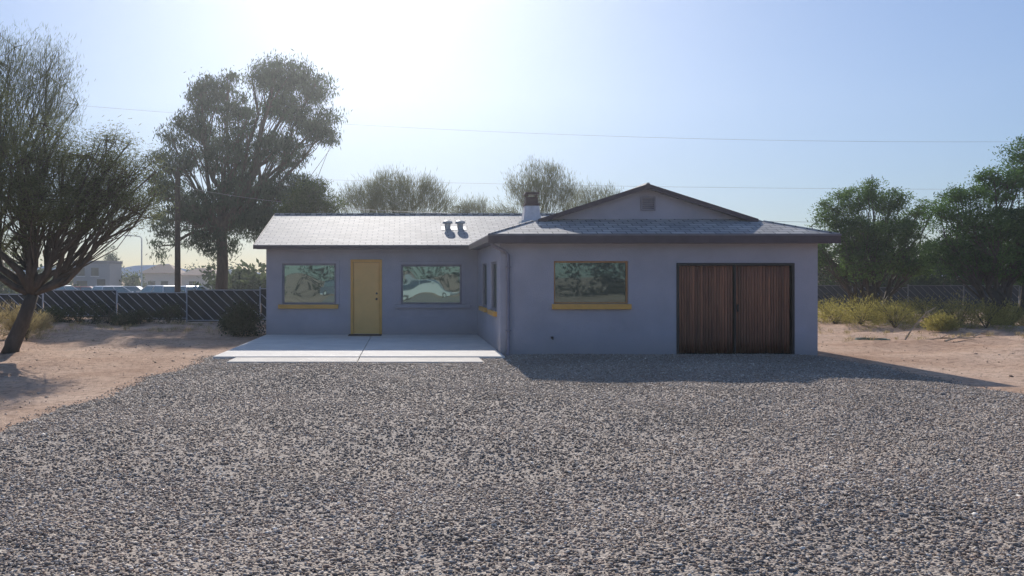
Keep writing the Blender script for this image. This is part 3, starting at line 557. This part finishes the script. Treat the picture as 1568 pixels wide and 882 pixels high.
# ---------------------------------------------------------------- distant buildings
M_bg=simple('grey_render',(.27,.28,.31),.9,var=.06); M_bw=simple('pale_render',(.60,.56,.50),.9,var=.06); M_tile=simple('roof_tile',(.30,.20,.16),.9,var=.1); M_win=simple('dark_window',(.03,.035,.045),.2)
def house(name,x0,x1,y,dep,z0,h,rh,mat,wins,roof=M_tile,flat=False):
    E=empty(name); box('walls',x0,x1,y,y+dep,z0,z0+h,mat,E)
    if flat: box('parapet',x0-.1,x1+.1,y-.1,y+dep+.1,z0+h+.003,z0+h+.35,roof,E)
    else:
        v=[(x0-.5,y-.5,z0+h),(x1+.5,y-.5,z0+h),(x1+.5,y+dep+.5,z0+h),(x0-.5,y+dep+.5,z0+h),(x0+dep*.3,y+dep/2,z0+h+rh),(x1-dep*.3,y+dep/2,z0+h+rh)]
        mesh('roof',v,[(0,1,5,4),(1,2,5),(2,3,4,5),(3,0,4),(3,2,1,0)],roof,E)
    m=MB(); fm=MB()
    for (wx,wz,ww,wh) in wins: m.box(x0+wx,x0+wx+ww,y-.03,y+.02,z0+wz,z0+wz+wh); fm.box(x0+wx-.08,x0+wx+ww+.08,y-.06,y-.032,z0+wz-.1,z0+wz-.02)
    m.make('windows',M_win,E); fm.make('sills',M_white,E)
gx=lambda px,Y:(px-CX)/F*Y
house('grey_house',gx(112,95),gx(168,95),95,4,-DROP,4.0,1,M_bg,[(.5,2.5,.9,1),(2.2,2.5,.9,1),(.5,.6,1.2,1.3),(2.9,0,1,2.1)],simple('dark_parapet',(.16,.16,.18),.8),True)
house('suburban_house',gx(218,110),gx(268,110),110,5,-DROP,2.9,1.3,M_bw,[(.8,.8,1,1),(2.6,.8,1,1)])
house('suburban_house',gx(278,105),gx(330,105),105,5,-DROP,2.6,1.0,M_bw,[(1,.8,1,1)])
house('suburban_house',gx(1330,62),gx(1425,62),62,8,-DROP,2.9,.9,simple('tan_render',(.33,.25,.2),.9),[(.8,1,1,1),(3,.9,1.2,1.1)],simple('tan_roof',(.22,.15,.12),.9))
house('suburban_house',gx(1370,95),gx(1440,95),95,8,-DROP,4.0,.9,M_bw,[(.8,2.6,1,1),(3,2.6,1.2,1.1)])
mesh('street',[(-160,70,-DROP+.015),(120,70,-DROP+.015),(120,90,-DROP+.015),(-160,90,-DROP+.015)],[(0,1,2,3)],simple('asphalt',(.09,.09,.09),.9))
def mass(name,segs,n,l,w,c0,c1):
    cs=[];
    for (x,y,z,rx,ry_,rz_) in segs:
        nc=70; u=rng.normal(size=(nc,3)); u/=np.linalg.norm(u,axis=1)[:,None]; pc=np.array([x,y,z])+u*np.array([rx,ry_,rz_])*rng.uniform(.4,1.1,(nc,1)); idx=np.repeat(np.arange(nc),n//nc)
        cs.append(pc[idx]+rng.normal(size=(len(idx),3))*rx*.14)
    c=np.concatenate(cs); t=rng.uniform(0,1,(len(c),1)); leaf_mesh(name,c,rng.normal(size=c.shape),l,w,np.array(c0)*(1-t)+np.array(c1)*t,None)
sg=[]
for i in range(46):
    x=-150+i*6.5+rng.uniform(-2,2); y=rng.uniform(135,150); h=rng.uniform(1.8,3.6); sg.append((x,y,.6,rng.uniform(3,5),3,h))
for px,Y_,h in((146,104,2.4),(370,60,2.2),(350,64,2.6),(395,58,2.0),(410,62,2),(30,70,3),(0,66,4),(-30,64,4),(75,86,2.8),(203,100,2.0),(90,95,3)): sg.append((gx(px,Y_),Y_,.2,h*.9,2,h))
mass('background_trees',sg,1000,.5,.28,(.03,.045,.02),(.10,.12,.06))
sg=[]
for i in range(26):
    x=-45+i*4+rng.uniform(-1.5,1.5); y=rng.uniform(-46,-34); h=rng.uniform(2.6,6.4); sg.append((x,y,1.6,rng.uniform(2.4,3.6),2,h))
mass('background_trees',sg,1000,.4,.24,(.012,.02,.01),(.035,.055,.025))
tree('pine_tree',gbase(170,100),[(gx(170,100),100,2.0,1.3,1.3,1.3,1),(gx(170,100),100,3.6,.9,.9,1.2,1),(gx(170,100),100,4.7,.5,.5,.9,.8)],.15,1,60,50,.3,.3,.08,(.03,.05,.025),(.07,.1,.05))
v=[];f=[];n=160
for i in range(n):
    x=-2300+4600*i/(n-1); px=CX+x/2000*F
    h=22*max(0,1-abs((px-190)/230)**1.4)+12*max(0,1-abs(px-60)/160)+20*max(0,1-abs(px-1450)/200)+7+4*math.sin(i*.9)+2.5*math.sin(i*2.3)+1.5*math.sin(i*5.1)
    v+=[(x,2000,-5),(x,2060,h*1.15)]
for i in range(n-1): f.append((2*i,2*i+2,2*i+3,2*i+1))
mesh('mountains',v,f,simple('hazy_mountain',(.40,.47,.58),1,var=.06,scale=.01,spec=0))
# added thin forward-scattering medium over the whole lot, standing in for lens-flare veil
hz=box('flare_haze',-90,110,-60,160,-3,38,simple('tmp',(1,1,1)),None); hm=bpy.data.materials.new('thin_flare_haze'); hm.use_nodes=True; nt=hm.node_tree
for n_ in list(nt.nodes):
    if n_.type!='OUTPUT_MATERIAL': nt.nodes.remove(n_)
vs=nt.nodes.new('ShaderNodeVolumeScatter'); vs.inputs['Color'].default_value=(.90,.96,1,1); vs.inputs['Density'].default_value=.0012; vs.inputs['Anisotropy'].default_value=.72
nt.links.new(vs.outputs[0],nt.nodes[0].inputs['Volume']); hz.data.materials.clear(); hz.data.materials.append(hm)
# ---------------------------------------------------------------- light
el=math.radians(30); az=math.radians(-3.1)
d=Vector((math.sin(az)*math.cos(el),math.cos(az)*math.cos(el),math.sin(el)))
sl=bpy.data.lights.new('sun','SUN'); sl.energy=5; sl.angle=math.radians(.5); sl.color=(1,.95,.88)
so=bpy.data.objects.new('sun',sl); link(so); so.rotation_euler=d.to_track_quat('Z','Y').to_euler(); so.location=(0,0,30)
w=bpy.data.worlds.new('World'); scene.world=w; w.use_nodes=True; nt=w.node_tree; L=nt.links.new
sk=nt.nodes.new('ShaderNodeTexSky'); sk.sky_type='NISHITA'; sk.sun_disc=False; sk.sun_elevation=el; sk.sun_rotation=az; sk.altitude=700; sk.air_density=1.0; sk.dust_density=.85; sk.ozone_density=1.6
bw=nt.nodes.new('ShaderNodeRGBToBW'); L(sk.outputs[0],bw.inputs[0])
dv=nt.nodes.new('ShaderNodeMath'); dv.operation='MULTIPLY_ADD'; L(bw.outputs[0],dv.inputs[0]); dv.inputs[1].default_value=1/7; dv.inputs[2].default_value=1
vm=nt.nodes.new('ShaderNodeVectorMath'); vm.operation='DIVIDE'; L(sk.outputs[0],vm.inputs[0]); L(dv.outputs[0],vm.inputs[1])
v2_=nt.nodes.new('ShaderNodeVectorMath'); v2_.operation='MULTIPLY'; L(vm.outputs[0],v2_.inputs[0]); v2_.inputs[1].default_value=(.89,1.0,1.19)
L(v2_.outputs[0],nt.nodes['Background'].inputs[0]); nt.nodes['Background'].inputs[1].default_value=.15
# ---------------------------------------------------------------- camera
cam=bpy.data.cameras.new('camera'); co=bpy.data.objects.new('camera',cam); link(co); co.location=(0,0,CH); co.rotation_euler=(math.radians(90),0,0)
cam.sensor_width=36; cam.lens=36*F/1568; cam.shift_x=(784-CX)/1568; cam.shift_y=-(441-HY)/1568; cam.clip_end=6000; cam.clip_start=.05
scene.camera=co
scene.view_settings.view_transform='Standard'; scene.view_settings.look='None'; scene.view_settings.exposure=0
